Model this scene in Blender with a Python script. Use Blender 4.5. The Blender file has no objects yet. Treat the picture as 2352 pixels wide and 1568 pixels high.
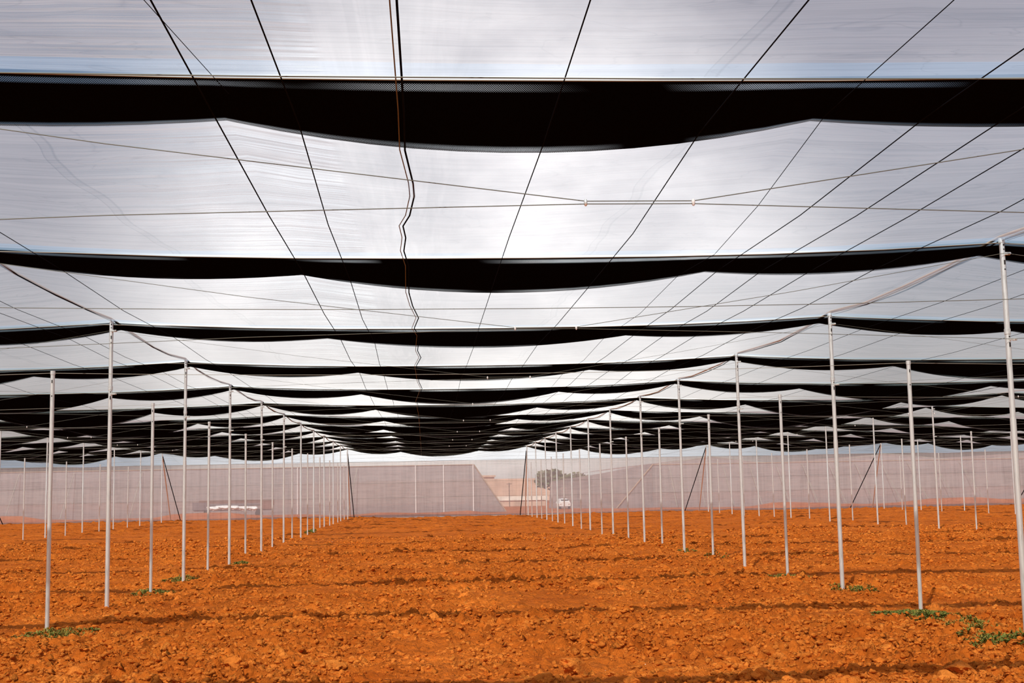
import bpy, math, random
import numpy as np
from mathutils import Matrix, Vector
random.seed(7); RS = np.random.RandomState(11)
C = bpy.context.scene.collection
sc = bpy.context.scene

# ------------------------------------------------------------------ camera
F_PX, PITCH, YAW, ROLL, CAM_H = 3000.0, .1127, .0689, .0184, 1.6598
def make_camera():
    cd = bpy.data.cameras.new('camera'); cd.sensor_width = 36; cd.lens = F_PX * 36 / 2352
    cd.clip_start = .05; cd.clip_end = 2000
    o = bpy.data.objects.new('camera', cd); C.objects.link(o)
    fw = Vector((math.sin(YAW) * math.cos(PITCH), math.cos(YAW) * math.cos(PITCH), math.sin(PITCH)))
    rt = Vector((math.cos(YAW), -math.sin(YAW), 0)); up = rt.cross(fw)
    r2 = rt * math.cos(ROLL) - up * math.sin(ROLL); u2 = rt * math.sin(ROLL) + up * math.cos(ROLL)
    m = Matrix((r2, u2, -fw)).transposed().to_4x4(); m.translation = (0, 0, CAM_H)
    o.matrix_world = m; sc.camera = o
    return rt, up, fw
RT, UP, FW = make_camera()
def in_view(x, y, z, m=250):                       # is a point near the photographed frame (used only to skip what lies outside it)
    v = Vector((x, y, z - CAM_H)); d = v.dot(FW)
    if d < .5: return False
    px, py = F_PX * v.dot(RT) / d, -F_PX * v.dot(UP) / d
    return abs(px) < 1176 + m and abs(py) < 784 + m

# ------------------------------------------------------------------ sky, sun, exposure
SUN_EL, SUN_AZ = math.radians(47), math.radians(205)
SKY = .09
w = bpy.data.worlds.new('world'); sc.world = w; w.use_nodes = True
nt = w.node_tree; bg = nt.nodes['Background']
sky = nt.nodes.new('ShaderNodeTexSky'); sky.sky_type = 'NISHITA'; sky.sun_disc = False
sky.sun_elevation = SUN_EL; sky.sun_rotation = SUN_AZ; sky.air_density = 1.0; sky.dust_density = 3.0; sky.ozone_density = 1
# clear sky plus a bank of bright white cloud low in the north, where the camera looks
tc = nt.nodes.new('ShaderNodeTexCoord')
def wn(typ, ins, **kw):
    x = nt.nodes.new(typ)
    for k, v in kw.items(): setattr(x, k, v)
    for k, v in ins.items():
        if isinstance(v, bpy.types.NodeSocket): nt.links.new(v, x.inputs[k])
        else: x.inputs[k].default_value = v
    return x.outputs[0]
dirv = tc.outputs['Generated']
wn('ShaderNodeVectorMath', {0: dirv, 1: (.035, .99, .14)}, operation='DOT_PRODUCT'); lobe = nt.nodes[-1].outputs['Value']
lobe = wn('ShaderNodeMapRange', {0: lobe, 1: .945, 2: .998, 3: 0.0, 4: 1.0}, interpolation_type='SMOOTHSTEP')
cn = wn('ShaderNodeTexNoise', {0: wn('ShaderNodeMapping', {0: dirv, 3: (3.2, 3.2, 7.0)}), 'Scale': 1.6, 'Detail': 5.0, 'Roughness': .55})
cn = wn('ShaderNodeMapRange', {0: cn, 1: .38, 2: .68, 3: 0.0, 4: 1.0}, interpolation_type='SMOOTHSTEP')
amt = wn('ShaderNodeMath', {0: wn('ShaderNodeMath', {0: lobe, 1: wn('ShaderNodeMath', {0: cn, 1: .6, 2: .85}, operation='MULTIPLY_ADD')}, operation='MULTIPLY'), 1: wn('ShaderNodeMath', {0: cn, 1: .12}, operation='MULTIPLY')}, operation='ADD')
vm = nt.nodes.new('ShaderNodeVectorMath'); vm.operation = 'SCALE'; nt.links.new(sky.outputs[0], vm.inputs[0]); vm.inputs['Scale'].default_value = SKY
vc = nt.nodes.new('ShaderNodeVectorMath'); vc.operation = 'SCALE'; vc.inputs[0].default_value = (1, .97, .93); nt.links.new(amt, vc.inputs['Scale'])
va = nt.nodes.new('ShaderNodeVectorMath'); va.operation = 'ADD'; nt.links.new(vm.outputs[0], va.inputs[0]); nt.links.new(vc.outputs[0], va.inputs[1])
nt.links.new(va.outputs[0], bg.inputs[0]); bg.inputs[1].default_value = 1.0
sl = bpy.data.lights.new('sun', 'SUN'); sl.energy = 6.6; sl.angle = math.radians(.8); sl.color = (1, .97, .92)
so = bpy.data.objects.new('sun', sl); C.objects.link(so)
so.rotation_euler = Vector((-math.sin(SUN_AZ) * math.cos(SUN_EL), -math.cos(SUN_AZ) * math.cos(SUN_EL), -math.sin(SUN_EL))).to_track_quat('-Z', 'Y').to_euler()
sc.view_settings.view_transform = 'Standard'; sc.view_settings.look = 'None'
sc.view_settings.exposure = 0.0; sc.view_settings.gamma = 1.0
sc.view_settings.use_curve_mapping = False
sc.cycles.transparent_max_bounces = 24; sc.cycles.max_bounces = 8; sc.cycles.diffuse_bounces = 4
sc.cycles.use_denoising = True

# ------------------------------------------------------------------ materials
class NT:
    def __init__(s, name):
        s.m = bpy.data.materials.new(name); s.m.use_nodes = True; s.t = s.m.node_tree; s.t.nodes.clear()
        s.out = s.t.nodes.new('ShaderNodeOutputMaterial')
    def n(s, typ, ins=None, **kw):
        x = s.t.nodes.new(typ)
        for k, v in kw.items(): setattr(x, k, v)
        for k, v in (ins or {}).items():
            if isinstance(v, bpy.types.NodeSocket): s.t.links.new(v, x.inputs[k])
            else: x.inputs[k].default_value = v
        return x
    def ramp(s, fac, stops):
        r = s.n('ShaderNodeValToRGB', {0: fac}); e = r.color_ramp.elements
        while len(e) < len(stops): e.new(.5)
        for a, (p, c) in zip(e, stops):
            a.position = p; a.color = (*c, 1) if isinstance(c, tuple) else (c, c, c, 1)
        return r.outputs[0]
    def done(s, sh): s.t.links.new(sh, s.out.inputs[0]); return s.m
def simple(name, col, rough=.6, metal=0.0, bump=None, spec=.5):
    t = NT(name); p = t.n('ShaderNodeBsdfPrincipled', {'Base Color': (*col, 1), 'Roughness': rough, 'Metallic': metal, 'Specular IOR Level': spec})
    if bump:
        g = t.n('ShaderNodeNewGeometry'); nz = t.n('ShaderNodeTexNoise', {'Vector': g.outputs['Position'], 'Scale': bump[0], 'Detail': 4.0})
        b = t.n('ShaderNodeBump', {'Height': nz.outputs[0], 'Strength': bump[1], 'Distance': .01}); t.t.links.new(b.outputs[0], p.inputs['Normal'])
        cr = t.ramp(nz.outputs[0], [(.3, tuple(c * .8 for c in col)), (.7, tuple(min(1, c * 1.15) for c in col))]); t.t.links.new(cr, p.inputs['Base Color'])
    return t.done(p.outputs[0])

def film(name, base, clear, hair=.45, streak=True, vertical=False, dark=.68):
    """woven greenhouse film: threads run along X; scatters, glows along the weave and lets part of the light straight through"""
    t = NT(name); L = t.t.links.new
    g = t.n('ShaderNodeNewGeometry'); pos = g.outputs['Position']
    sep = t.n('ShaderNodeSeparateXYZ', {0: pos})
    def noise(scale, det=3.0, rough=.6, dist=0.0, off=0):
        mp = t.n('ShaderNodeMapping', {'Vector': pos, 'Scale': scale, 'Location': (off, off * 1.7, off * .3)})
        return t.n('ShaderNodeTexNoise', {'Vector': mp.outputs[0], 'Scale': 1.0, 'Detail': det, 'Roughness': rough, 'Distortion': dist}).outputs[0]
    if vertical: weave = noise((.6, 1, 9), 4, .7); fold = noise((5, 1, .25), 4, .6); broad = noise((.2, .2, .2))
    else: weave = noise((.5, 40, 3), 4, .75); fold = noise((.35, 5, .5), 5, .65, .6, 3.1); broad = noise((.3, .35, .3), 3, .55, 0, 7)
    mixv = t.n('ShaderNodeMath', {0: weave, 1: fold}, operation='MULTIPLY').outputs[0]
    dens = t.ramp(mixv, [(.13, dark), (.25, .9), (.4, 1.0)])
    dens = t.n('ShaderNodeMix', {'Factor': t.ramp(broad, [(.35, 0.0), (.65, 1.0)]), 'A': t.n('ShaderNodeMath', {0: dens, 1: .93}, operation='MULTIPLY').outputs[0], 'B': dens}, data_type='FLOAT').outputs[0]
    seamv = None
    if not vertical:
        # thin creases: ridged noise lines
        cr = noise((.5, .9, .3), 3, .55, 1.2, 12.3)
        crl = t.n('ShaderNodeMath', {0: t.n('ShaderNodeMath', {0: cr, 1: .5}, operation='SUBTRACT').outputs[0]}, operation='ABSOLUTE').outputs[0]
        crease = t.ramp(crl, [(.0, .86), (.005, .96), (.010, 1.0)])
        dens = t.n('ShaderNodeMath', {0: dens, 1: crease}, operation='MULTIPLY').outputs[0]
        # film seams every 4.5 m along the house (doubled film, three welded lines)
        wob = noise((.0, .35, 0), 2, .5, 0, 5.5)
        xx = t.n('ShaderNodeMath', {0: t.n('ShaderNodeMath', {0: wob, 1: .5}, operation='MULTIPLY_ADD').outputs[0], 1: 1.95}, operation='ADD')
        xs = t.n('ShaderNodeMath', {0: sep.outputs[0], 1: xx.outputs[0]}, operation='ADD').outputs[0]
        fr = t.n('ShaderNodeMath', {0: xs, 1: 4.47}, operation='FLOORED_MODULO').outputs[0]
        fr = t.n('ShaderNodeMath', {0: fr, 1: .24}, operation='MULTIPLY').outputs[0]
        seam = t.ramp(fr, [(.0, .72), (.0025, .72), (.0026, .94), (.009, .94), (.0091, .72), (.0115, .72), (.0116, .94), (.018, .94), (.0181, .74), (.0205, .74), (.0206, 1.0)])
        dens = t.n('ShaderNodeMath', {0: dens, 1: seam}, operation='MULTIPLY').outputs[0]
    if not vertical:
        # long folds lying beside the middle cord
        fd = noise((8, .35, .3), 3, .6, .8, 33.0)
        fm = t.ramp(t.n('ShaderNodeMath', {0: sep.outputs[0], 1: .1, 2: .5}, operation='MULTIPLY_ADD').outputs[0], [(.40, 0.0), (.46, 1.0), (.51, 1.0), (.55, 0.0)])
        fr2 = t.n('ShaderNodeMath', {0: t.n('ShaderNodeMapRange', {0: fd, 1: .42, 2: .6, 3: .18, 4: 0.0}).outputs[0], 1: fm}, operation='MULTIPLY').outputs[0]
        dens = t.n('ShaderNodeMath', {0: dens, 1: t.n('ShaderNodeMath', {0: 1.0, 1: fr2}, operation='SUBTRACT').outputs[0]}, operation='MULTIPLY').outputs[0]
    col = t.n('ShaderNodeMix', {'Factor': 1.0, 'A': (*base, 1), 'B': dens}, data_type='RGBA', blend_type='MULTIPLY').outputs[2]
    bump = t.n('ShaderNodeBump', {'Height': mixv, 'Strength': .25, 'Distance': .03})
    tr = t.n('ShaderNodeBsdfTranslucent', {'Color': col, 'Normal': bump.outputs[0]})
    di = t.n('ShaderNodeBsdfDiffuse', {'Color': col})
    tp = t.n('ShaderNodeBsdfTransparent', {'Color': (1, .985, .97, 1)})
    sh = t.n('ShaderNodeMixShader', {0: .30, 1: tr.outputs[0], 2: di.outputs[0]}).outputs[0]
    if hair:
        hb = t.n('ShaderNodeBsdfHair', {'Color': col, 'RoughnessU': .16, 'RoughnessV': 1.0, 'Tangent': t.n('ShaderNodeCombineXYZ', {0: 1.0}).outputs[0]}, component='Transmission')
        sh = t.n('ShaderNodeMixShader', {0: hair, 1: sh, 2: hb.outputs[0]}).outputs[0]
    cl = clear
    if not vertical:
        # thin places in the weave let more of the sky through; the panel left of the middle cord is the most uneven
        pm = t.n('ShaderNodeMath', {0: t.ramp(t.n('ShaderNodeMath', {0: sep.outputs[0], 1: .1, 2: .5}, operation='MULTIPLY_ADD').outputs[0], [(.22, 0.0), (.34, 1.0), (.44, 1.0), (.442, 0.0)]), 1: .9, 2: .12}, operation='MULTIPLY_ADD').outputs[0]
        strk = noise((.32, 24, 2), 4, .75, .1, 21.0)
        sv = t.n('ShaderNodeMapRange', {0: strk, 1: .35, 2: .68, 3: -.5, 4: .75}).outputs[0]
        cl = t.n('ShaderNodeMath', {0: t.n('ShaderNodeMath', {0: t.n('ShaderNodeMath', {0: sv, 1: pm}, operation='MULTIPLY').outputs[0], 1: 1.0}, operation='ADD').outputs[0], 1: clear}, operation='MULTIPLY').outputs[0]
    sh = t.n('ShaderNodeMixShader', {0: cl, 1: sh, 2: tp.outputs[0]}).outputs[0]
    return t.done(sh)

M = {}
M['film'] = film('white woven film', (.50, .475, .49), .46, .22)
M['fringe'] = film('thin clear film', (.42, .50, .62), .46, .12)  # blue of the sky behind the single layer is put into the base colour
M['wall'] = film('insect net wall', (.68, .655, .655), .33, 0, vertical=True)
M['neighbour'] = film('dusty net', (.70, .70, .71), .12, 0, vertical=True)

def net_material():
    t = NT('black shade net')
    u = t.n('ShaderNodeUVMap'); sx = t.n('ShaderNodeSeparateXYZ', {0: u.outputs[0]})
    di = t.n('ShaderNodeBsdfDiffuse', {'Color': (.004, .004, .0045, 1)})
    tp = t.n('ShaderNodeBsdfTransparent')
    # open mesh only in narrow selvedges (v near 0 and 1): small holes
    vx = t.n('ShaderNodeMath', {0: sx.outputs[0], 1: 430.0}, operation='MULTIPLY').outputs[0]
    vy = t.n('ShaderNodeMath', {0: sx.outputs[1], 1: 290.0}, operation='MULTIPLY').outputs[0]
    s1 = t.n('ShaderNodeMath', {0: vx}, operation='SINE').outputs[0]; s2 = t.n('ShaderNodeMath', {0: vy}, operation='SINE').outputs[0]
    hole = t.n('ShaderNodeMath', {0: t.n('ShaderNodeMath', {0: s1, 1: s2}, operation='MULTIPLY').outputs[0], 1: .25}, operation='GREATER_THAN').outputs[0]
    g = t.n('ShaderNodeNewGeometry'); nz = t.n('ShaderNodeTexNoise', {'Vector': t.n('ShaderNodeMapping', {'Vector': g.outputs['Position'], 'Scale': (.5, .3, 0)}).outputs[0], 'Scale': 1.0, 'Detail': 1.0}).outputs[0]
    band = t.ramp(sx.outputs[1], [(.03, 0.0), (.05, .9), (.10, .9), (.13, 0.0), (.88, 0.0), (.93, .8), (1.0, .8)])
    amt = t.n('ShaderNodeMath', {0: band, 1: t.ramp(nz, [(.42, 0.0), (.58, 1.0)])}, operation='MULTIPLY').outputs[0]
    f = t.n('ShaderNodeMath', {0: hole, 1: amt}, operation='MULTIPLY').outputs[0]
    return t.done(t.n('ShaderNodeMixShader', {0: f, 1: di.outputs[0], 2: tp.outputs[0]}).outputs[0])
M['net'] = net_material()

def galv():
    t = NT('galvanised steel'); g = t.n('ShaderNodeTexCoord')
    nz = t.n('ShaderNodeTexNoise', {'Vector': t.n('ShaderNodeMapping', {'Vector': g.outputs['Object'], 'Scale': (20, 20, 2.5)}).outputs[0], 'Scale': 1.0, 'Detail': 5.0, 'Roughness': .7}).outputs[0]
    col = t.ramp(nz, [(.32, (.55, .60, .58)), (.48, (.84, .90, .88)), (.7, (.91, .96, .94))])
    rg = t.ramp(nz, [(.3, .42), (.7, .26)])
    return t.done(t.n('ShaderNodeBsdfPrincipled', {'Base Color': col, 'Roughness': rg, 'Metallic': .58}).outputs[0])
M['steel'] = galv()
M['dark_steel'] = simple('dark bolt steel', (.03, .03, .03), .5, .5)
M['cable'] = simple('black cable', (.010, .012, .016), 1.0, spec=0.0)
M['wire'] = simple('grey steel wire', (.16, .17, .14), .5, .3)
M['pale_wire'] = simple('pale wire', (.36, .36, .30), .5, .2)
M['rope'] = simple('beige hem rope', (.42, .31, .21), .9, 0, (60, .5))
M['white'] = simple('white clamp', (.8, .8, .78), .5)
M['leaf'] = simple('weed leaves', (.12, .145, .012), .8, 0, (8, .3))
M['leaf2'] = simple('dry weed leaves', (.27, .20, .025), .8, 0, (8, .3))
M['cream'] = simple('cream painted wall', (.85, .82, .72), .8, 0, (1.5, .3))
M['tan'] = simple('tan render', (.62, .45, .33), .9, 0, (.8, .3))
M['rust'] = simple('rusty brown panel', (.22, .10, .07), .8, 0, (2, .4))
M['grey_panel'] = simple('grey panel', (.16, .13, .14), .8, 0, (2, .4))
M['white_sheet'] = simple('white sacks', (.9, .9, .88), .8, 0, (5, .5))
M['car_white'] = simple('white car paint', (.85, .86, .85), .3)
M['glass_dark'] = simple('dark car glass', (.03, .04, .05), .1)
M['tyre'] = simple('black rubber', (.02, .02, .02), .8)
M['tree'] = simple('olive foliage', (.10, .13, .05), .9, 0, (3, .5))
M['bark'] = simple('brown bark', (.12, .08, .05), .9, 0, (9, .5))
M['hill'] = simple('hazy hill', (.42, .35, .28), .95, 0, (.05, .3))

def soil(name, clod=False):
    t = NT(name); g = t.n('ShaderNodeNewGeometry'); pos = g.outputs['Position']
    n1 = t.n('ShaderNodeTexNoise', {'Vector': pos, 'Scale': .7, 'Detail': 6.0, 'Roughness': .65}).outputs[0]
    n2 = t.n('ShaderNodeTexNoise', {'Vector': pos, 'Scale': 9.0, 'Detail': 6.0, 'Roughness': .7}).outputs[0]
    n3 = t.n('ShaderNodeTexNoise', {'Vector': pos, 'Scale': 45.0, 'Detail': 5.0, 'Roughness': .75}).outputs[0]
    a = t.ramp(n1, [(.35, (.72, .175, .018)), (.65, (.88, .28, .042))] if clod else [(.35, (.50, .108, .009)), (.65, (.72, .185, .020))])
    b = t.ramp(n2, [(.34, (.62, .62, .62)), (.55, (1.0, 1.0, 1.0)), (.72, (1.12, 1.15, 1.2))])
    col = t.n('ShaderNodeMix', {'Factor': 1.0, 'A': a, 'B': b}, data_type='RGBA', blend_type='MULTIPLY').outputs[2]
    if not clod:
        vo = t.n('ShaderNodeTexVoronoi', {'Vector': pos, 'Scale': 7.0}); d = t.ramp(vo.outputs['Distance'], [(.0, 1.0), (.035, 1.0), (.05, 0.0)])
        wn = t.n('ShaderNodeSeparateXYZ', {0: vo.outputs['Color']}).outputs[0]
        pick = t.n('ShaderNodeMath', {0: wn, 1: .93}, operation='GREATER_THAN').outputs[0]
        f = t.n('ShaderNodeMath', {0: d, 1: pick}, operation='MULTIPLY').outputs[0]
        col = t.n('ShaderNodeMix', {'Factor': f, 'A': col, 'B': (.9, .75, .55, 1)}, data_type='RGBA').outputs[2]
    v1 = t.n('ShaderNodeTexVoronoi', {'Vector': pos, 'Scale': 20.0}).outputs['Distance']; v2 = t.n('ShaderNodeTexVoronoi', {'Vector': pos, 'Scale': 52.0}).outputs['Distance']
    h = t.n('ShaderNodeMath', {0: v1, 1: -1.0, 2: n3}, operation='MULTIPLY_ADD').outputs[0]
    h = t.n('ShaderNodeMath', {0: v2, 1: -.6, 2: h}, operation='MULTIPLY_ADD').outputs[0]
    bp = t.n('ShaderNodeBump', {'Height': h, 'Strength': .7, 'Distance': .04})
    p = t.n('ShaderNodeBsdfPrincipled', {'Base Color': col, 'Roughness': .95, 'Normal': bp.outputs[0]})
    p.inputs['Specular IOR Level'].default_value = .1
    return t.done(p.outputs[0])
M['soil'] = soil('red orange soil'); M['clod'] = soil('orange clod earth', True)

# ------------------------------------------------------------------ mesh helpers
def link(o, parent=None):
    C.objects.link(o)
    if parent is not None: o.parent = parent
    return o
def mesh_obj(name, verts, faces, mats, parent=None, smooth=True, mi=None, uv=None, loc=None):
    me = bpy.data.meshes.new(name)
    if isinstance(verts, np.ndarray):
        verts = np.ascontiguousarray(verts, dtype=np.float32); faces = np.ascontiguousarray(faces, dtype=np.int32); k = faces.shape[1]
        me.vertices.add(len(verts)); me.vertices.foreach_set('co', verts.ravel())
        me.loops.add(faces.size); me.loops.foreach_set('vertex_index', faces.ravel())
        me.polygons.add(len(faces)); me.polygons.foreach_set('loop_start', np.arange(0, faces.size, k, dtype=np.int32))
        me.update(calc_edges=True); me.validate()
    else: me.from_pydata(verts, [], faces); me.update()
    for m in (mats if isinstance(mats, list) else [mats]): me.materials.append(m)
    if smooth: me.polygons.foreach_set('use_smooth', [True] * len(me.polygons))
    if mi is not None: me.polygons.foreach_set('material_index', mi)
    if uv is not None:
        l = me.uv_layers.new(name='uv'); vi = np.empty(len(me.loops), dtype=np.int32); me.loops.foreach_get('vertex_index', vi)
        l.data.foreach_set('uv', np.asarray(uv, dtype=np.float32)[vi].ravel())
    o = bpy.data.objects.new(name, me)
    if loc is not None: o.location = loc
    return link(o, parent)
def tag(o, label, cat, group=None, kind=None):
    o['label'] = label; o['category'] = cat
    if group: o['group'] = group
    if kind: o['kind'] = kind
    return o
def empty(name, loc):
    o = bpy.data.objects.new(name, None); o.location = loc; o.empty_display_size = .2; return link(o)
class MB:
    def __init__(s): s.v = []; s.f = []
    def tube(s, pts, r, n=8, cap=True):
        pts = [Vector(p) for p in pts]; base = len(s.v); rr = r if isinstance(r, (list, tuple)) else [r] * len(pts)
        for i, p in enumerate(pts):
            d = (pts[min(i + 1, len(pts) - 1)] - pts[max(i - 1, 0)]).normalized()
            a = d.cross(Vector((0, 0, 1)) if abs(d.z) < .9 else Vector((0, 1, 0))).normalized(); b = d.cross(a)
            for k in range(n):
                t = 2 * math.pi * k / n; s.v.append(tuple(p + (a * math.cos(t) + b * math.sin(t)) * rr[i]))
        for i in range(len(pts) - 1):
            for k in range(n):
                a0 = base + i * n + k; a1 = base + i * n + (k + 1) % n
                s.f.append((a0, a1, a1 + n, a0 + n))
        if cap:                                    # caps have vertices of their own so that the side shades as a true cylinder
            for e, fl in ((base, True), (base + (len(pts) - 1) * n, False)):
                b2 = len(s.v); s.v += [s.v[e + k] for k in range(n)]; q = tuple(b2 + k for k in range(n)); s.f.append(q[::-1] if fl else q)
            return s
    def box(s, c, d, rz=0.0):
        b = len(s.v); cs, sn = math.cos(rz), math.sin(rz)
        for z in (-1, 1):
            for x, y in ((-1, -1), (1, -1), (1, 1), (-1, 1)):
                X, Y = x * d[0] / 2, y * d[1] / 2; s.v.append((c[0] + X * cs - Y * sn, c[1] + X * sn + Y * cs, c[2] + z * d[2] / 2))
        for q in ((0, 3, 2, 1), (4, 5, 6, 7), (0, 1, 5, 4), (1, 2, 6, 5), (2, 3, 7, 6), (3, 0, 4, 7)): s.f.append(tuple(b + i for i in q))
        return s
    def obj(s, name, mat, parent=None, smooth=False, loc=None):
        return mesh_obj(name, s.v, s.f, mat, parent, smooth, loc=loc)

# ------------------------------------------------------------------ ground shape
def hsh(i, j, s):
    v = np.sin(i * 127.1 + j * 311.7 + s * 74.7) * 43758.5453
    return v - np.floor(v)
def vnoise(x, y, s):
    i, j = np.floor(x), np.floor(y); fx, fy = x - i, y - j
    fx = fx * fx * (3 - 2 * fx); fy = fy * fy * (3 - 2 * fy)
    return (hsh(i, j, s) * (1 - fx) + hsh(i + 1, j, s) * fx) * (1 - fy) + (hsh(i, j + 1, s) * (1 - fx) + hsh(i + 1, j + 1, s) * fx) * fy
def lumps(x, y, cell, s, keep=.7):
    """cloddy relief: jittered rounded lumps with broken outlines"""
    u, v = x / cell, y / cell
    u = u + .35 * (vnoise(u * 2.3, v * 2.3, s + 1) - .5); v = v + .35 * (vnoise(u * 2.3, v * 2.3, s + 2) - .5)
    i0, j0 = np.floor(u), np.floor(v); out = np.zeros_like(u)
    for di in (-1, 0, 1):
        for dj in (-1, 0, 1):
            i, j = i0 + di, j0 + dj
            cx, cy = i + hsh(i, j, s + 3), j + hsh(i, j, s + 4); R = .3 + .4 * hsh(i, j, s + 5); h = (.35 + .65 * hsh(i, j, s + 6)) * (hsh(i, j, s + 7) < keep)
            a = hsh(i, j, s + 8) * 6.28; dx, dy = u - cx, v - cy
            d2 = ((dx * np.cos(a) + dy * np.sin(a)) / R) ** 2 + ((dy * np.cos(a) - dx * np.sin(a)) / (R * .7)) ** 2
            tilt = 1 + .5 * (dx * np.cos(a * 3) + dy * np.sin(a * 3)) / R
            out = np.maximum(out, h * np.sqrt(np.clip(1 - d2, 0, 1)) * tilt)
    return out
def ground_low(x, y):
    return -.06 + .09 * (vnoise(x * .13, y * .11, 1) - .5) + .07 * (vnoise(x * .45, y * .6, 2) - .5)
def ground_h(x, y, fine=1.0):
    x = np.asarray(x, float); y = np.asarray(y, float)
    h = ground_low(x, y)
    m = np.clip(.35 + 1.5 * (vnoise(x * .55, y * .7, 3) - .3), .15, 1.15)          # patches of coarse and fine tilth
    h = h + m * .09 * lumps(x, y, .50, 10, .4) + m * .07 * lumps(x, y, .21, 20, .7)
    h = h + .03 * (vnoise(x * 5, y * 5, 5) - .5)
    if fine: h = h + fine * ((.2 + m) * .058 * lumps(x, y, .115, 30, .75) + .018 * (vnoise(x * 17, y * 17, 6) - .5) - .03 * np.clip(1 - 9 * np.abs(vnoise(x * 6.5, y * 8, 7) - .5), 0, 1))
    return h
class Grid:
    def __init__(s): s.v = []; s.f = []; s.n = 0
    def add(s, xs, ys, fine, dz=0):
        X, Y = np.meshgrid(xs, ys); Z = ground_h(X, Y, fine) + dz; nx, ny = len(xs), len(ys)
        s.v.append(np.stack([X.ravel(), Y.ravel(), Z.ravel()], 1))
        i = (np.arange(ny - 1)[:, None] * nx + np.arange(nx - 1)[None, :]).ravel() + s.n
        s.f.append(np.stack([i, i + 1, i + nx + 1, i + nx], 1)); s.n += nx * ny
AR = lambda a, b, d: np.linspace(a, b, int(round((b - a) / d)) + 1)
YB = 88.9
g = Grid()
g.add(AR(-7.5, 9.5, .032), AR(9.4, 17.0, .028), 1.0)
g.add(AR(-11.5, 14.5, .05), AR(16.98, 27.0, .045), 1.0)
g.add(AR(-21, 26, .08), AR(26.95, 46.0, .08), .8)
g.add(AR(-40, 53, .15), AR(45.9, YB + .3, .17), 0.0)
g.add(AR(-40, 53, .4), AR(-12, 9.45, .4), 0.0, -.01)
for a, b, c, d in ((-40, -7.45, 9.4, 17), (9.45, 53, 9.4, 17), (-40, -11.45, 17, 27), (14.45, 53, 17, 27), (-40, -20.9, 27, 46), (25.9, 53, 27, 46)):
    g.add(AR(a, b, .25), AR(c, d, .25), 0.0)
fl = mesh_obj('floor', np.concatenate(g.v), np.concatenate(g.f), M['soil'], smooth=False)
tag(fl, 'ploughed orange-red earth floor of the net house', 'ground', kind='structure')

# outside ground with a bank of loose earth behind the back wall
xs, ys = AR(-150, 190, 1.3), np.concatenate([AR(89.1, 100, .4), AR(101, 130, 2), AR(135, 420, 15)])
X, Y = np.meshgrid(xs, ys)
Z = -.05 + .55 * np.clip(vnoise(X * .35, Y * .5, 40), 0, 1) * np.exp(-((Y - 94.0) / 1.6) ** 2) * (1.0 - .6 * np.exp(-((X - 8.5) / 2.6) ** 2))
nx = len(xs); i = (np.arange(len(ys) - 1)[:, None] * nx + np.arange(nx - 1)[None, :]).ravel()
tag(mesh_obj('floor', np.stack([X.ravel(), Y.ravel(), Z.ravel()], 1), np.stack([i, i + 1, i + nx + 1, i + nx], 1), M['soil']), 'orange earth bank and ground outside, seen through the back wall', 'ground', kind='structure')

# ------------------------------------------------------------------ lattice of the house
ROWS = [-39.6, -28.0, -16.4, -4.84, 6.60, 18.25, 29.8, 41.3, 53.0]
RIDGE = lambda k: 20.555 + (k - 3) * 6.308
KMAX = 13; H_TALL, H_SHORT = 4.40, 3.31
SET = .7                                                     # depth of the black net strip
_pk = {}
def peaks(k, b):
    if (k, b) not in _pk:
        r = random.Random(k * 31 + b * 7)
        p = (.295 + r.uniform(-.012, .012), .725 + r.uniform(-.012, .012), r.uniform(.85, 1.15), r.uniform(.85, 1.15), r.uniform(.9, 1.1))
        if b == 3 and k == 1: p = (.31, .658, 1, 1, 1.28)
        if b == 3 and k == 2: p = (.303, .712, 1, 1, 1.3)
        _pk[(k, b)] = p
    return _pk[(k, b)]
def bay(x):
    for b in range(len(ROWS) - 1):
        if x <= ROWS[b + 1]: break
    return b, min(max((x - ROWS[b]) / (ROWS[b + 1] - ROWS[b]), 0), 1)
def rise(k): return .0014 * max(0, RIDGE(k) - 20)
def z_bot(x, k):
    b, t = bay(x); a, c, s1, s2, s3 = peaks(k, b); e = min(max((k - 3) / 3, 0), 1); pk = 4.15 - .06 * min(max((k - 5) / 3, 0), 1)
    if b != 3: s1 *= 1.15; s2 *= 1.15; s3 *= 1.35
    if t < a: q = t / a; z = 4.32 + (pk - 4.32) * q - (.08 + .10 * e) * s1 * 4 * q * (1 - q) - .03 * math.sin(math.pi * q)
    elif t < c: q = (t - a) / (c - a); z = pk - (.175 + .15 * e) * s3 * 4 * q * (1 - q)
    else: q = (t - c) / (1 - c); z = pk + (4.32 - pk) * q - (.11 + .08 * e) * s2 * 4 * q * (1 - q)
    return z + rise(k)
def z_top(x, k):
    b, t = bay(x)
    return 4.205 + .145 * abs(2 * t - 1) ** 2.6 + rise(k)
XW = np.unique(np.concatenate([AR(-39.6, 53, .3)] + [[r] for r in ROWS] + [[ROWS[b] + (ROWS[b + 1] - ROWS[b]) * p for p in (.295, .725)] for b in range(len(ROWS) - 1)]))
def xs_for(k):
    e = [ROWS[b] + (ROWS[b + 1] - ROWS[b]) * p for b in range(len(ROWS) - 1) for p in peaks(k, b)[:2]]
    return np.unique(np.concatenate([XW, e]))

ORD = ['nearest', 'second', 'third', 'fourth', 'fifth', 'sixth', 'seventh', 'eighth', 'ninth', 'tenth', 'eleventh', 'twelfth', 'thirteenth', 'fourteenth', 'fifteenth', 'sixteenth']
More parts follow.
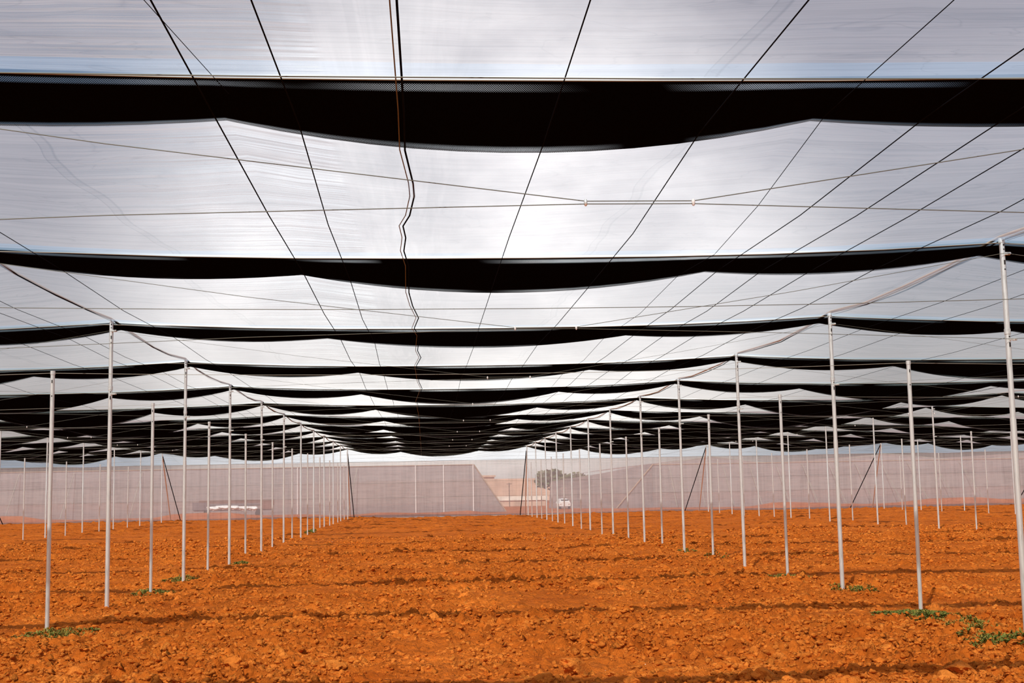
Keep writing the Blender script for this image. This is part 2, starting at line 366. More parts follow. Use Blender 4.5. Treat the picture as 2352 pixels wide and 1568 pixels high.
# sheets of film
def sheet(k):
    xs = xs_for(k); ts = np.array([0, .04, .1, .18, .26, .34, .42, .5, .58, .66, .74, .82, .89, .945, .946, .973, 1.0])
    y0, y1 = RIDGE(k) + SET, RIDGE(k + 1) - .015
    P = []
    for t in ts:
        for x in xs:
            a, b = z_bot(x, k), z_top(x, k + 1) + .012
            dip = -.05 * math.sin(math.pi * t) * (1 + .5 * math.sin(x * 1.9 + k))
            q = t ** .7
            P.append((x, y0 + (y1 - y0) * t, a + (b - a) * q + dip + .008 * math.sin(x * 7 + t * 11 + k * 2) * math.sin(math.pi * t) + .012))
    nx = len(xs); F = []; mi = []
    for j in range(len(ts) - 1):
        for i_ in range(nx - 1): a = j * nx + i_; F.append((a, a + nx, a + nx + 1, a + 1)); mi.append(1 if j >= 14 else 0)
    o = mesh_obj('ceiling', np.array(P), np.array(F), [M['film'], M['fringe']], mi=mi)
    tag(o, ('white translucent film roof in front of the nearest black strip' if k == 0 else 'white translucent film roof behind the camera') if k < 1 else 'white translucent film roof sheet behind the %s black strip' % ORD[k - 1], 'roof sheet', kind='structure')
for k in range(-2, KMAX): sheet(k)

# black net strips hanging at each ridge
def strip(k):
    xs = xs_for(k); P = []; U = []; n = 7
    for j in range(n):
        t = j / (n - 1)
        for x in xs:
            a, b = z_top(x, k), z_bot(x, k)
            P.append((x, RIDGE(k) + SET * t, a + (b - a) * t - .03 * math.sin(math.pi * t))); U.append((x * 1.0, t))
    nx = len(xs); F = [(j * nx + i_, j * nx + nx + i_, j * nx + nx + i_ + 1, j * nx + i_ + 1) for j in range(n - 1) for i_ in range(nx - 1)]
    o = mesh_obj('shade_net', np.array(P), np.array(F), M['net'], uv=U)
    tag(o, '%s black shade net strip, %shanging in scallops under the roof' % (ORD[k - 1] if k > 0 else 'unseen', 'counting from the camera, ' if k > 1 else ''), 'shade net', 'black shade net strips across the roof')
    m = MB(); m.tube([(x, RIDGE(k) - .012, z_top(x, k) - .002) for x in np.arange(-39, 52.6, 1.3)], .005, 5)
    h = m.obj('hem_wire', M['pale_wire'], o, True); h['label'] = 'pale wire along the top hem'
    return o
for k in range(1, KMAX + 1): strip(k)
# the strip over the camera's head (outside the frame) closes the roof there
k0 = 0
mesh_obj('ceiling', np.array([(x, RIDGE(0) + SET * t, z_top(x, 0) * (1 - t) + z_bot(x, 0) * t) for t in (0, 1) for x in XW]), np.array([(i_, len(XW) + i_, len(XW) + i_ + 1, i_ + 1) for i_ in range(len(XW) - 1)]), M['net'])['kind'] = 'structure'

# sloping eave sheet and back wall
WY, WZ = 89.0, 3.68
def eave():
    xs = xs_for(KMAX); n = 10; P = []
    for j in range(n):
        t = j / (n - 1)
        for x in xs: a = z_bot(x, KMAX); P.append((x, RIDGE(KMAX) + SET + (WY - RIDGE(KMAX) - SET) * t, a + (WZ - a) * t - .1 * math.sin(math.pi * t) + .01 * math.sin(x * 9 + t * 8) * math.sin(math.pi * t)))
    nx = len(xs); F = [(j * nx + i_, j * nx + nx + i_, j * nx + nx + i_ + 1, j * nx + i_ + 1) for j in range(n - 1) for i_ in range(nx - 1)]
    tag(mesh_obj('ceiling', np.array(P), np.array(F), M['fringe']), 'pale blue-white eave sheet sloping down to the back wall', 'roof sheet', kind='structure')
eave()
def back_wall():
    xs = AR(-39.6, 53, .12); zs = [-.12, .3, .8, 1.4, 2.0, 2.6, 3.2, WZ]; P = []
    for z in zs:
        for x in xs: P.append((x, WY + .03 * math.sin(x * 5.1) * (1 - z / 4) + .03 * math.sin(x * 1.7) * math.sin(math.pi * max(z, 0) / WZ) + (.12 if z < 0 else 0), z))
    nx = len(xs); F = [(j * nx + i_, j * nx + i_ + 1, j * nx + nx + i_ + 1, j * nx + nx + i_) for j in range(len(zs) - 1) for i_ in range(nx - 1)]
    tag(mesh_obj('wall_back', np.array(P), np.array(F), M['wall']), 'pinkish white see-through net wall at the far end', 'wall', kind='structure')
back_wall()

# ------------------------------------------------------------------ posts
ROWNAME = {0: 'fourth row left of the aisle', 1: 'third row left of the aisle', 2: 'second row left of the aisle', 3: 'first row left of the aisle', 4: 'first row right of the aisle',
           5: 'second row right of the aisle', 6: 'third row right of the aisle', 7: 'fourth row right of the aisle', 8: 'fifth row right of the aisle'}
def gz(x, y): return float(ground_h(np.array([x]), np.array([y]), 0.0)[0])
_tall = None; _short = None
def post_tall_parts(root):
    """straight tube in two lengths, joint sleeve, top saddle, wire bracket and clamp"""
    MB().tube([(0, 0, -.4), (0, 0, 2.35)], .034, 16).obj('pole', M['steel'], root, True)
    MB().tube([(0, 0, 2.3), (0, 0, 4.36)], .0305, 16).obj('upper_pole', M['steel'], root, True)
    MB().tube([(0, 0, 3.30), (0, 0, 3.36)], .036, 14).obj('joint_sleeve', M['steel'], root, True)
    m = MB(); m.tube([(0, 0, 4.35), (0, 0, 4.40)], .036, 14); m.obj('pole_cap', M['steel'], root, True)
    m = MB(); m.box((.045, -.02, 4.22), (.07, .03, .03)); m.tube([(.07, -.05, 4.22), (.07, .03, 4.22)], .011, 8); m.obj('wire_bracket', M['steel'], root)
    m = MB(); m.box((.05, -.02, 3.24), (.09, .025, .025)); m.tube([(.075, -.05, 3.24), (.075, .03, 3.24)], .012, 8); m.obj('wire_bracket', M['steel'], root)
    for z, h in ((4.32, .02), (4.27, .012), (4.12, .05), (4.04, .012), (3.27, .014), (3.18, .05)): MB().box((.006, -.031, z), (.016, .006, h)).obj('bolt_hole', M['dark_steel'], root)
def post_short_parts(root):
    MB().tube([(0, 0, -.4), (0, 0, 3.27)], .0275, 14).obj('pole', M['steel'], root, True)
    MB().tube([(0, 0, 3.26), (0, 0, 3.31)], .032, 12).obj('pole_cap', M['steel'], root, True)
    for z, h in ((3.17, .04), (2.98, .015)): MB().box((0, -.028, z), (.012, .006, h)).obj('bolt_hole', M['dark_steel'], root)
def copy_tree(src, name, loc):
    c = src.copy(); C.objects.link(c); c.location = loc
    for ch in src.children:
        d = ch.copy(); C.objects.link(d); d.parent = c
    return c
far_tall = MB(); far_tall.tube([(0, 0, -.4), (0, 0, 2.3), (0, 0, 2.32), (0, 0, 4.40)], [.034, .034, .031, .031], 10)
far_short = MB(); far_short.tube([(0, 0, -.4), (0, 0, H_SHORT)], .0275, 8)
proto = {}
# small lean / height / place differences of the real posts: (dx at top, dy, dheight)
TWEAK = {}
def build_posts():
    for b, X in enumerate(ROWS):
        for kind in ('tall', 'short'):
            cnt = 0
            for k in range(1, KMAX + 1):
                y = RIDGE(k) if kind == 'tall' else RIDGE(k - .5)
                if kind == 'short' and k == 1: continue
                if not any(in_view(X, y, z) for z in (0, 1, 2, 3, 4.4)): continue
                x = X + random.uniform(-.03, .03); cnt += 1
                near = y < 47
                key = (kind, near); z0 = 0.0
                if key not in proto:
                    if near:
                        r = empty(kind + '_post', (x, y, z0)); (post_tall_parts if kind == 'tall' else post_short_parts)(r)
                    else:
                        r = (far_tall if kind == 'tall' else far_short).obj(kind + '_post', M['steel'], None, True, (x, y, z0))
                    proto[key] = r
                else: r = copy_tree(proto[key], kind + '_post', (x, y, z0))
                if kind == "tall": r.scale = (1, 1, (4.4 + rise(k)) / 4.4)
                r.rotation_euler = (random.uniform(-.002, .002), random.uniform(-.003, .003), 0)
                tag(r, '%s %s steel post from the camera in the %s' % (ORD[cnt - 1], 'tall' if kind == 'tall' else 'shorter', ROWNAME[b]), 'post', '%s steel posts holding the roof' % kind)
build_posts()

# leaning end braces
BR = {1: (-28, -27.5), 2: (-16.69, -16.04), 3: (-4.92, -4.66), 4: (6.78, 6.43), 5: (18.6, 17.6), 6: (30.63, 29.04), 7: (42.2, 40.72)}
for b, (xw, xd) in BR.items():
    X = ROWS[b]
    m = MB(); m.tube([(xw, 88.4, -.2), (X, RIDGE(KMAX) + .12, 4.2)], .035, 10)  # steel brace in white material: its sunlit look is put into the colour
    tag(m.obj('end_brace', M['white'], None, True), 'sunlit-white steel brace leaning at the far end of the %s' % ROWNAME[b], 'brace', 'leaning braces at the far wall')
    m = MB(); m.tube([(xd, 88.5, -.2), (X + .03 * (1 if xd > X else -1), RIDGE(KMAX) + .14, 4.1)], .028, 8)
    tag(m.obj('end_stay', M['cable'], None, True), 'dark stay by the far brace of the %s' % ROWNAME[b], 'stay', 'dark stays at the far wall')

# ------------------------------------------------------------------ wires
def wire(name, pts, r, mat, label, cat='wire', group=None, n=5):
    r = r * .72
    m = MB(); m.tube(pts, r, n); return tag(m.obj(name, mat, None, True), label, cat, group)
# wires on top of the short posts, across the house
for k in range(0, KMAX):
    y = RIDGE(k + .5); pts = []
    for b in range(len(ROWS) - 1):
        for q in range(8):
            t = q / 8; pts.append((ROWS[b] + (ROWS[b + 1] - ROWS[b]) * t, y - .01, H_SHORT - .03 - .08 * 4 * t * (1 - t)))
    wire('cross_wire', pts, .0045 if k < 3 else .0032, M['wire'] if k < 2 else M['pale_wire'], ('thin straight wire across the house above the nearest black strip' if k == 0 else 'thin wire across the house on the %s line of shorter posts' % ORD[k - 1]), group='wires across the shorter posts')
# cable pairs at each ridge: sagging upper cable and level lower cable pinched together by two clamps
for k in range(1, KMAX + 1):
    y = RIDGE(k)
    up = []; lo = []; cl = []
    for b in range(len(ROWS) - 1):
        x0, x1 = ROWS[b], ROWS[b + 1]; ca, cb = x0 + (x1 - x0) * .512, x0 + (x1 - x0) * .571
        up += [(x0, y - .045, 4.22), ((x0 + ca) / 2, y - .045, 3.79), (ca, y - .045, 3.425), (cb, y - .045, 3.425), ((x1 + cb) / 2, y - .045, 3.80)]
        lo += [(x0, y - .055, 3.24), ((x0 + ca) / 2, y - .055, 3.345), (ca, y - .055, 3.405), (cb, y - .055, 3.405), ((x1 + cb) / 2, y - .055, 3.33)]
        cl += [(ca, x0), (cb, x0)]
    wu = wire('tie_cable', up, .0045 if k < 3 else .003, M['wire'], 'slanting tie cable dipping from the post tops at the %s black strip' % ORD[k - 1], 'cable', 'slanting tie cables')
    wl = wire('tie_cable', lo, .0045 if k < 3 else .003, M['wire'], 'level tie cable pinched to the slanting one at the %s black strip' % ORD[k - 1], 'cable', 'level tie cables')
    for (cx, _) in cl:
        if k > 8 or not in_view(cx, y, 3.4, 0): continue
        m = MB(); m.tube([(0, 0, -.022), (0, 0, -.012), (0, 0, .012), (0, 0, .022)], [.005, .011, .011, .005], 10)
        o = m.obj('cable_clamp', M['white'] if cx > 1.4 or k > 1 else M['steel'], None, True, (cx, y - .05, 3.415))
        bn = {3: 'centre bay', 0: 'far left bay', 1: 'second bay left', 2: 'first bay left', 4: 'first bay right', 5: 'second bay right', 6: 'third bay right', 7: 'far right bay'}[bay(cx)[0]]
        tag(o, '%s cable clamp of the pair in the %s by the %s black strip' % ('left' if bay(cx)[1] < .54 else 'right', bn, ORD[k - 1]), 'clamp', 'cable clamps on the tie cables')
# cables along the house under the film
def zc(x, y):
    k = int(max(1, min(KMAX, math.floor((y - RIDGE(0)) / 6.308 + .5))))
    a = z_bot(x, k); return a
def long_cable(x, r, mat, name, label, wob=.03, lift=-.02, pts=None, seed=0):
    rr = random.Random(seed + int(x * 100)); P = []; b, t = bay(x)
    k = -1
    while k <= KMAX:
        for q in (0.0, .5):
            y = RIDGE(k + q)
            if y > RIDGE(KMAX) + .8: continue
            if q == 0: P.append((x + rr.uniform(-wob, wob), y + .35, z_bot(x, max(k, 1)) + lift - .012))
            else: P.append((x + rr.uniform(-wob, wob), y + .2, min(z_bot(x, max(k, 1)), z_bot(x, max(k + 1, 1))) + lift - .045))
        k += 1
    if pts: P = [(px_, py_, zz) for (px_, py_, zz) in pts] + [p for p in P if p[1] > pts[-1][1] + 1]
    return wire(name, P, r, mat, label, 'cable', 'black cables running along the house')
L0 = [(-1.33, .0075, 'black cable along the house at the crest left of the middle'), (-.79, .0065, 'thin black cable running away between the crest cable and the wavy cord'),
      (.79, .0055, 'black cable just right of the wavy middle cord'), (1.86, .006, 'black cable beside the double seam right of the middle'), (2.95, .004, 'thin cable reaching the crest right of the middle'),
      (3.40, .006, 'black cable along the right-hand crest of the centre bay'), (3.90, .006, 'black cable right of the crest cable in the centre bay'), (4.42, .006, 'purplish black cable in the right part of the centre bay'), (5.22, .006, 'black cable near the right post row of the centre bay'),
      (-3.95, .0055, 'black cable just inside the left post row')]
for x, r, lab in L0: long_cable(x, r, M['cable'], 'roof_cable', lab, pts=[(2.62, 3.0, 4.0), (2.67, 6.2, 4.05), (2.72, 8.4, 4.12), (2.9, 10.9, 4.05), (3.08, 13.4, 4.08)] if x == 2.95 else None)
for x, lab in ((-5.35, 'thin cable just outside the left post row'), (-5.6, 'second thin cable outside the left post row'), (-6.3, 'cable in the left bay near the post row'), (-8.6, 'cable at the inner crest of the left bay'), (-12.6, 'cable at the outer crest of the left bay'), (-10.6, 'cable in the middle of the left bay'),
               (7.25, 'cable just outside the right post row'), (7.9, 'second cable outside the right post row'), (10.0, 'cable at the inner crest of the right bay'), (11.6, 'cable left of the middle of the right bay'), (13.2, 'cable right of the middle of the right bay'), (14.8, 'cable at the outer crest of the right bay'), (21.5, 'cable in the second bay to the right'), (26.3, 'cable at the outer crest of the second bay to the right'), (-20, 'cable in the second bay to the left')):
    long_cable(x, .005, M['cable'], 'roof_cable', 'thin ' + lab if not lab.startswith(('thin', 'second')) else lab)
# second thin strand crossing to the crest cable near the camera
wire('roof_cable', [(-1.33, 6.0, 4.02), (-1.15, 7.75, 4.06)], .003, M['cable'], 'thin strand splitting off the crest cable near the camera', 'cable', 'black cables running along the house')
# wavy cord
mid = [(-.10, -2, 4.0), (-.11, 6.32, 4.08), (-.10, 7.9, 4.0), (-.105, 8.65, 3.95), (-.085, 9.3, 4.0), (-.06, 9.9, 4.02), (-.055, 10.4, 4.03), (-.10, 11.2, 4.04), (-.165, 11.7, 4.05), (-.15, 12.4, 4.08), (-.18, 13.2, 4.1), (-.14, 14.0, 4.08), (-.15, 14.9, 3.93), (-.12, 16.5, 4.0), (-.05, 17.9, 4.03), (-.12, 19.3, 4.06), (-.05, 20.4, 4.08), (-.08, 21.2, 3.93), (-.03, 23.2, 4.02), (-.12, 25.1, 4.06), (-.08, 27.4, 3.93), (-.02, 30, 4.0), (-.15, 33.5, 3.95), (-.1, 40, 3.93), (-.1, 60, 3.93), (-.1, 84, 3.93)]
wire('seam_cord', mid, .010, M['cable'], 'thick black wavy cord along a film seam in the middle of the roof', 'cord')
wire('seam_cord', [(x - .035, y, z + .004) for x, y, z in mid], .006, M['wire'], 'pale cord following the black wavy cord', 'cord')
# hem ropes from post top to post top along each row
for b in range(1, len(ROWS) - 1):
    P = []; Q = []; X = ROWS[b]
    for k in range(-1, KMAX + 1):
        for q in (0, .25, .5, .75):
            if k == KMAX and q: break
            s = -.10 * 4 * q * (1 - q) + .01 * math.sin(k * 3 + q * 9 + b)
            P.append((X + .02 * math.sin(k * 2.1 + q * 5), RIDGE(k + q), 4.425 + s)); Q.append((X + .03 + .02 * math.sin(k * 1.3 + q * 7), RIDGE(k + q), 4.405 + s * 1.05))
    wire('hem_rope', P, .023, M['rope'], 'beige hem rope over the tall posts of the %s' % ROWNAME[b], 'rope', 'beige ropes over the post rows')
    wire('ridge_cable', Q, .011, M['cable'], 'black cable beside the beige rope over the %s' % ROWNAME[b], 'cable', 'black cables over the post rows')
# wires along the back wall
for z, n_ in ((WZ, 'top edge'), (2.25, 'upper middle'), (1.25, 'lower middle')):
    wire('wall_wire', [(x, WY - .06, z + .02 * math.sin(x * .5)) for x in np.arange(-39, 52.6, 2.9)], .014 if z == WZ else .008, M['wire'], 'thin horizontal wire along the %s of the back wall' % n_, 'wire', 'wires along the back wall')

# ------------------------------------------------------------------ weeds
def weed(x, y, w_, d_, n, label, seed, green=.7, name='weed_patch'):
    r = random.Random(seed); v = []; f = []; mi = []
    for _ in range(n):
        a = r.uniform(0, 6.283); q = math.sqrt(r.random()); cx, cy = q * w_ * math.cos(a) / 2, q * d_ * math.sin(a) / 2
        cz = float(ground_h(np.array([x + cx]), np.array([y + cy]), 1)[0])
        for _b in range(5):
            t = r.uniform(0, 6.283); h = r.uniform(.015, .07) * (1.25 - q); l = r.uniform(.015, .05); wd = r.uniform(.005, .011)
            dx, dy = math.cos(t), math.sin(t); b0 = len(v)
            v += [(cx - dy * wd, cy + dx * wd, cz - .01), (cx + dy * wd, cy - dx * wd, cz - .01), (cx + dx * l + dy * wd, cy + dy * l - dx * wd, cz + h), (cx + dx * l * 1.8, cy + dy * l * 1.8, cz + h * .8), (cx + dx * l - dy * wd, cy + dy * l + dx * wd, cz + h)]
            f += [(b0, b0 + 1, b0 + 2, b0 + 4), (b0 + 4, b0 + 2, b0 + 3)]; k = 0 if r.random() < green else 1; mi += [k, k]
    o = mesh_obj(name, v, f, [M['leaf'], M['leaf2']], None, False, mi=mi, loc=(x, y, 0))
    return tag(o, label, 'weeds', 'low green weed patches by the posts')
weed(6.36, 16.75, 1.15, 1.3, 1500, 'large green weed patch around the foot of the nearest shorter right post', 1)
weed(6.70, 20.4, .6, 1.5, 240, 'green weeds right of the foot of a tall right-hand post', 2, .55)
weed(6.62, 23.7, .75, 1.3, 260, 'green weeds round the foot of the second shorter right post', 3, .6)
weed(6.15, 13.6, 1.3, 1.6, 800, 'bright green weed patch at the right edge of the foreground', 4, .8)
weed(6.35, 15.2, .8, .9, 260, 'sparse weeds behind the patch at the right edge', 5, .3)
weed(-4.83, 23.8, .8, 1.5, 240, 'green weeds round the foot of the second shorter left post', 6, .6)
weed(-4.62, 17.0, 1.1, 1.2, 220, 'straggly weeds round the foot of the nearest left post', 7, .4)
weed(-4.95, 27.2, .7, 1.0, 160, 'sparse weeds by the second tall left post', 8, .4)
weed(-4.55, 33.1, .45, 1.2, 160, 'small green weeds right of the third tall left post', 9, .7)
weed(-5.0, 58.5, .35, 4.5, 500, 'tall green weed clump between far left posts', 10, .8)
weed(6.72, 33.4, .45, 1.4, 120, 'small weeds at the foot of a far right-hand tall post', 11, .6)
weed(6.75, 30.3, .5, 1.2, 100, 'small weeds at the foot of a far right-hand shorter post', 12, .4)

# ------------------------------------------------------------------ clods
def clod_mesh(seed, sub=4, rough=.30):
    import bmesh
    r = random.Random(seed); bm = bmesh.new(); bmesh.ops.create_icosphere(bm, subdivisions=sub, radius=1)
    from mathutils import noise
    off = Vector((seed * 3.7, seed * 1.3, seed * 2.1)); planes = [(Vector((r.uniform(-1, 1), r.uniform(-1, 1), r.uniform(-.2, 1))).normalized(), r.uniform(.55, .85)) for _ in range(7)]
    for v in bm.verts:
        c = v.co.normalized(); q = 1 + rough * noise.noise(c * 1.6 + off) * 1.6 + rough * .5 * noise.noise(c * 4 + off) + rough * .3 * noise.noise(c * 9 + off) + rough * .2 * noise.noise(c * 19 + off)
        p = c * q
        for n, d in planes:
            e = p.dot(n) - d
            if e > 0: p -= n * e * .93
        v.co = Vector((p.x, p.y * .85, p.z * .66))
    me = bpy.data.meshes.new('clod'); bm.to_mesh(me); bm.free(); me.materials.append(M['clod'])
    return me
CM = [clod_mesh(s) for s in range(9)]
def put_clod(x, y, s, label, group, mi=None, sz=1.0):
    o = bpy.data.objects.new('clod', CM[mi if mi is not None else random.randrange(9)]); C.objects.link(o)
    o.location = (x, y, float(ground_low(x, y)) + s * .12 + .03); o.rotation_euler = (random.uniform(-.4, .4), random.uniform(-.4, .4), random.uniform(0, 6.28)); o.scale = (s * random.uniform(.9, 1.2), s * random.uniform(.8, 1.1), s * sz * random.uniform(.8, 1.1))
    return tag(o, label, 'clod', group)
BIG = [(1.41, 12.5, .17, 'largest orange clod in the middle of the foreground'), (2.91, 22.2, .16, 'lone pale orange clod standing out beyond the foreground'), (-1.87, 13.1, .17, 'big rounded clod in the foreground left of the middle'),
       (1.03, 11.9, .10, 'clod in front of the largest orange clod'), (3.0, 11.7, .13, 'angular clod at the bottom edge right of the middle'), (4.22, 14.8, .11, 'round clod in the right foreground near the weed patch'),
       (-2.91, 15.1, .14, 'wide clod in the left foreground between the posts and the middle'), (2.42, 15.2, .11, 'pale clod on the right of the track in the foreground'), (2.6, 13.9, .12, 'flat topped clod behind the angular clod'),
       (6.75, 17.3, .12, 'dark clod beside the nearest shorter right-hand post'), (4.75, 11.6, .15, 'clod at the bottom right corner'), (-3.3, 13.0, .12, 'clod at the bottom left corner')]
for x, y, s, l in BIG: put_clod(x, y, s, l, 'big single clods')
cnt = 0
while cnt < 280:
    y = 10.9 + 13 * random.random() ** 1.5; x = random.uniform(-.43 * y + .03 * y - .1, .47 * y)
    if float(vnoise(np.array([x * .55]), np.array([y * .7]), 3)[0]) < random.uniform(.15, .6): continue
    s = random.choice([.04, .05, .06, .07, .09]) * random.uniform(.8, 1.2) 
    put_clod(x, y, s, 'orange clod of earth among many in the crumbly foreground soil', 'orange clods in the foreground'); cnt += 1
# crumbs: far too many to count
def crumbs():
    tmpl = []
    for s in range(6):
        me = clod_mesh(40 + s, 1, .85); v = np.array([tuple(q.co) for q in me.vertices]); f = np.array([tuple(p.vertices) for p in me.polygons]); tmpl.append((v, f)); bpy.data.meshes.remove(me)
    V = []; F = []; n = 0
    N = 190000
    yy = 10.3 + 40 * RS.rand(N) ** 1.9; xx = (RS.rand(N) * .98 - .47) * (yy + 2); mask = vnoise(xx * .55, yy * .7, 3) * .6 + vnoise(xx * 1.7, yy * 2.1, 8) * .4; keep = mask > RS.rand(N) * .5 + .18
    xx, yy = xx[keep], yy[keep]; zz = ground_h(xx, yy, 1.0); m_ = len(xx); S = (.008 + .034 * RS.rand(m_) ** 2.6) * (1 + yy / 45); pick = RS.randint(0, 6, m_); A = RS.rand(m_) * 6.28
    for q in range(6):
        v, f = tmpl[q]; id_ = np.where(pick == q)[0]; k = len(id_); a = A[id_]; c, sn = np.cos(a)[:, None], np.sin(a)[:, None]; s_ = S[id_]
        sx, sy, sz = s_ * (.8 + .7 * RS.rand(k)), s_, s_ * (.6 + .6 * RS.rand(k))
        px, py, pz = v[None, :, 0] * sx[:, None], v[None, :, 1] * sy[:, None], v[None, :, 2] * sz[:, None]
        P = np.stack([px * c - py * sn + xx[id_][:, None], px * sn + py * c + yy[id_][:, None], pz + (zz[id_] + s_ * .12)[:, None]], 2).reshape(-1, 3)
        V.append(P); F.append((f[None] + (np.arange(k) * len(v))[:, None, None] + n).reshape(-1, 3)); n += len(P)
    o = mesh_obj('soil_crumbs', np.concatenate(V), np.concatenate(F), M['clod'], smooth=False)
    tag(o, 'loose orange soil crumbs strewn over the ploughed ground', 'soil', kind='stuff')
crumbs()

# ------------------------------------------------------------------ beyond the back wall
def net_house(name, label, x0, x1, y, top, posts, braces, brace_dx, end_pts=None, peaks_=(), roof_depth=60):
    r = empty(name, ((x0 + x1) / 2, y, 0)); ox = (x0 + x1) / 2
    xs = AR(x0, x1, .5); z = [top + sum(h * max(0, 1 - abs(x - px) / w_) for px, w_, h in peaks_) for x in xs]
    P = [(x - ox, 0, -.1) for x in xs] + [(x - ox, .02 * math.sin(x * 3), top * .5) for x in xs] + [(x - ox, 0, top) for x in xs]; nx = len(xs)
    F = [(j * nx + i_, j * nx + i_ + 1, j * nx + nx + i_ + 1, j * nx + nx + i_) for j in range(2) for i_ in range(nx - 1)]
    mesh_obj('front_net', np.array(P), np.array(F), M['neighbour'], r)
    P = [(x - ox, 0, top) for x in xs] + [(x - ox, 1.5, zz) for x, zz in zip(xs, z)] + [(x - ox, roof_depth, zz) for x, zz in zip(xs, z)]
    mesh_obj('roof_net', np.array(P), np.array(F), M['neighbour'], r)
    m = MB(); m.tube([(x - ox, -.03, top) for x in xs], .035, 6); o = m.obj('hem', M['rope'], r, True)
    m = MB(); m.tube([(x - ox, 1.47, zz) for x, zz in zip(xs, z)], .04, 6); o = m.obj('hem', M['pale_wire'], r, True)
    for px in posts:
        m = MB(); m.tube([(px - ox, -.08, 0), (px - ox, -.08, top)], .05, 8); m.obj('post', M['white'], r, True)
    for bx in braces:
        m = MB(); m.tube([(bx - ox, -.1, top - .1), (bx + brace_dx(bx) - ox, -1.2, .1)], .03, 8); m.obj('brace', M['pale_wire'], r, True)
    if end_pts:
        m = MB(); m.v = [(a - ox, b_, c) for a, b_, c in end_pts]; m.f = [tuple(range(len(end_pts)))]; m.obj('end_net', M['neighbour'], r)
        m = MB(); m.tube([(end_pts[0][0] - ox, end_pts[0][1] - .04, end_pts[0][2]), (end_pts[1][0] - ox, end_pts[1][1] - .04, end_pts[1][2])], .05, 8); m.obj('guy_line', M['rope'], r, True)
    return tag(r, label, 'net house')
net_house('neighbouring_net_house', 'neighbouring pinkish net house seen through the wall left of the gap', -70, 3.8, 100, 3.60, [-9.5, -.62, 1.5, 3.75], [-30, -26, -21, -5], lambda x: -.7,
          [(3.8, 0, 3.6), (6.2, -.4, 0), (3.8, 0, 0)])
net_house('neighbouring_net_house', 'neighbouring pinkish net house with slanting pale braces seen through the wall on the right', 18.3, 95, 104, 3.42, [], [15.6 + 4 + 2.16 * i_ for i_ in range(12)], lambda x: .3 + (x - 19) * .05,
          [(18.3, 0, 3.45), (15.2, -.4, 0), (18.3, 0, 0)], peaks_=((23.3, 4.6, .6), (38, 5.5, .6), (52, 5.5, .6)))
# slanting side net of the right neighbour
r = tag(mesh_obj('side_net', [(18.2, 103.9, 3.5), (14.8, 110, 2.85), (11.2, 116, 2.3), (11.0, 116, -.1), (14.8, 110, -.1), (18.2, 103.9, -.1)], [(0, 1, 4, 5), (1, 2, 3, 4)], M['neighbour'], smooth=False), 'lower slanting side net left of the neighbouring house with braces', 'net')
# low cream wall with piers
r = empty('low_wall', (9.5, 130, 0)); MB().box((0, 0, .78), (5.4, .3, .42)).obj('coping', M['cream'], r)
MB().box((0, .05, .3), (5.0, .2, .6)).obj('plinth', M['tan'], r); tag(r, 'low cream painted wall in the gap between the neighbouring houses', 'wall'); r['kind'] = 'thing'
tag(MB().box((3.0, 190, 1.6), (42, 4, 3.2)).obj('long_shed', M['tan'], None), 'tan shed beyond the low cream wall', 'building')
r = empty('tan_building', (7.2, 150, 0)); MB().box((0, 0, 1.55), (1.5, 3, 3.1)).obj('walls', M['tan'], r); MB().box((0, 0, 3.2), (1.8, 3.3, .2)).obj('roof', M['tan'], r); tag(r, 'small tan block with flat top beside the neighbouring house', 'building')
r = empty('utility_pole', (8.3, 128, 0)); MB().tube([(0, 0, 0), (0, 0, 2.3)], .04, 8).obj('pole', M['bark'], r); MB().box((0, 0, 2.2), (.5, .06, .06)).obj('crossbar', M['bark'], r); tag(r, 'thin dark pole in front of the low cream wall', 'pole')
# parked car
def car():
    r = empty('parked_car', (11.65, 110, 0))
    prof = [(-.55, .25), (-.58, .55), (-.5, .72), (-.38, .98), (-.2, 1.05), (.2, 1.05), (.38, .98), (.5, .72), (.58, .55), (.55, .25)]
    v = [(x * 1.05, -1.6 + (.35 if z > .9 else 0), z * .95) for x, z in prof] + [(x * 1.05, 1.8, z * .95) for x, z in prof]; n = len(prof)
    f = [tuple(range(n))[::-1], tuple(range(n, 2 * n))] + [(i_, (i_ + 1) % n, n + (i_ + 1) % n, n + i_) for i_ in range(n)]
    mesh_obj('body', v, f, M['car_white'], r, False)
    MB().box((0, -1.45, .82), (.78, .1, .2)).obj('windscreen', M['glass_dark'], r)
    for s in (-1, 1): MB().tube([(s * .48 - .1, -1.3, .2), (s * .48 + .1, -1.3, .2)], .24, 14).obj('wheel', M['tyre'], r, True)
    for s in (-1, 1): MB().box((s * .42, -1.62, .5), (.18, .04, .1)).obj('headlight', M['white'], r)
    r.scale = (.8, .8, .82)
    tag(r, 'small white car parked behind the far wall right of the gap', 'car')
car()
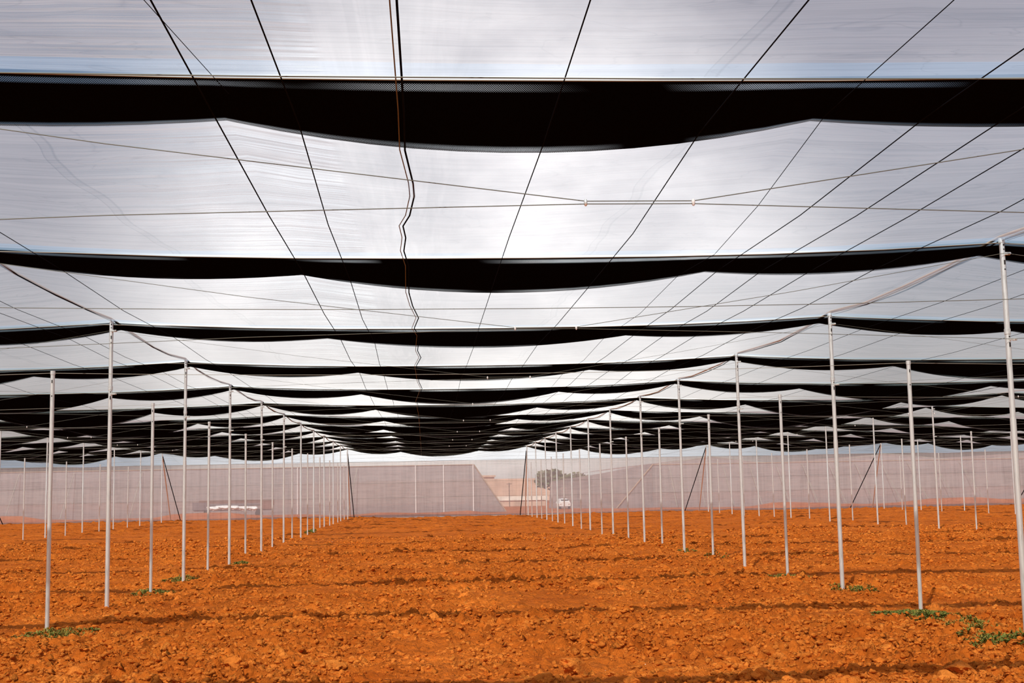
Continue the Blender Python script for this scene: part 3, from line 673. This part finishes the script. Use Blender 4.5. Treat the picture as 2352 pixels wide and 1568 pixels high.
# farm trailer loaded with sacks
def trailer():
    r = empty('farm_trailer', (-13.8, 96.5, 0))
    MB().box((0, 0, .95), (5.7, .5, .12)).box((-2.35, -.3, .85), (1.0, .1, .55)).obj('side_panel', M['grey_panel'], r)
    MB().box((.2, .3, 1.05), (5.4, .06, .42)).obj('rear_panel', M['rust'], r); MB().box((2.45, -.3, .85), (.7, .1, .55)).obj('side_panel', M['rust'], r); MB().box((0, .2, .55), (5.6, .9, .1)).obj('bed', M['rust'], r)
    for x in (-1.8, 1.9): MB().tube([(x, -.5, .28), (x, -.3, .28)], .28, 16).obj('wheel', M['tyre'], r, True)
    tag(r, 'long brown farm trailer standing behind the far wall on the left', 'trailer')
    for i_, (x, z, s) in enumerate(((-15.1, .72, .5), (-14.4, .78, .55), (-13.7, .76, .5), (-13.0, .7, .5), (-12.3, .68, .42))):
        o = bpy.data.objects.new('sack', CM[i_]); C.objects.link(o); o.location = (x, 96.0, z); o.scale = (s, .3, .24)
        if i_ == 0:
            me = CM[0].copy(); me.materials.clear(); me.materials.append(M['white_sheet']); sack_me = me
        o.data = sack_me; o.location.y = 96.15
        tag(o, 'white sack lying on the brown farm trailer', 'sack', 'white sacks on the trailer')
trailer()
# trees and hill far beyond
def tree(x, y, h, w_, seed, label):
    rr = random.Random(seed); r = empty('tree', (x, y, 0)); MB().tube([(0, 0, 0), (.1, 0, h * .5)], [.18, .1], 8).obj('trunk', M['bark'], r, True)
    v = []; f = []
    for _ in range(500):
        a = rr.uniform(0, 6.28); e = rr.uniform(-1, 1); q = rr.random() ** .4; c = Vector((math.cos(a) * math.sqrt(1 - e * e) * w_ / 2 * q, math.sin(a) * math.sqrt(1 - e * e) * w_ / 2 * q, h * .68 + e * h * .32 * q)); s = h * .06
        b0 = len(v); u = Vector((rr.uniform(-1, 1), rr.uniform(-1, 1), rr.uniform(-1, 1))).normalized() * s; k = u.orthogonal().normalized() * s
        v += [tuple(c - u), tuple(c + k), tuple(c + u), tuple(c - k)]; f.append((b0, b0 + 1, b0 + 2, b0 + 3))
    mesh_obj('foliage', v, f, M['tree'], r, False); tag(r, label, 'tree')
tree(16.5, 170, 4.2, 4.5, 1, 'olive coloured tree above the side net right of the gap'); tree(20.5, 175, 3.8, 4, 2, 'lower olive tree behind the first one')
X, Y = np.meshgrid(AR(-300, 400, 10), AR(420, 600, 20)); Z = np.maximum(0, (2.2 + 3.2 * vnoise(X * .01, Y * .0, 50)) * np.sin(np.clip((Y - 420) / 180, 0, 1) * math.pi / 2)); nx = X.shape[1]
i = (np.arange(X.shape[0] - 1)[:, None] * nx + np.arange(nx - 1)[None, :]).ravel()
o = tag(mesh_obj('hills', np.stack([X.ravel(), Y.ravel(), Z.ravel()], 1), np.stack([i, i + 1, i + nx + 1, i + nx], 1), M['hill']), 'low hazy hills on the horizon', 'hills', kind='structure')
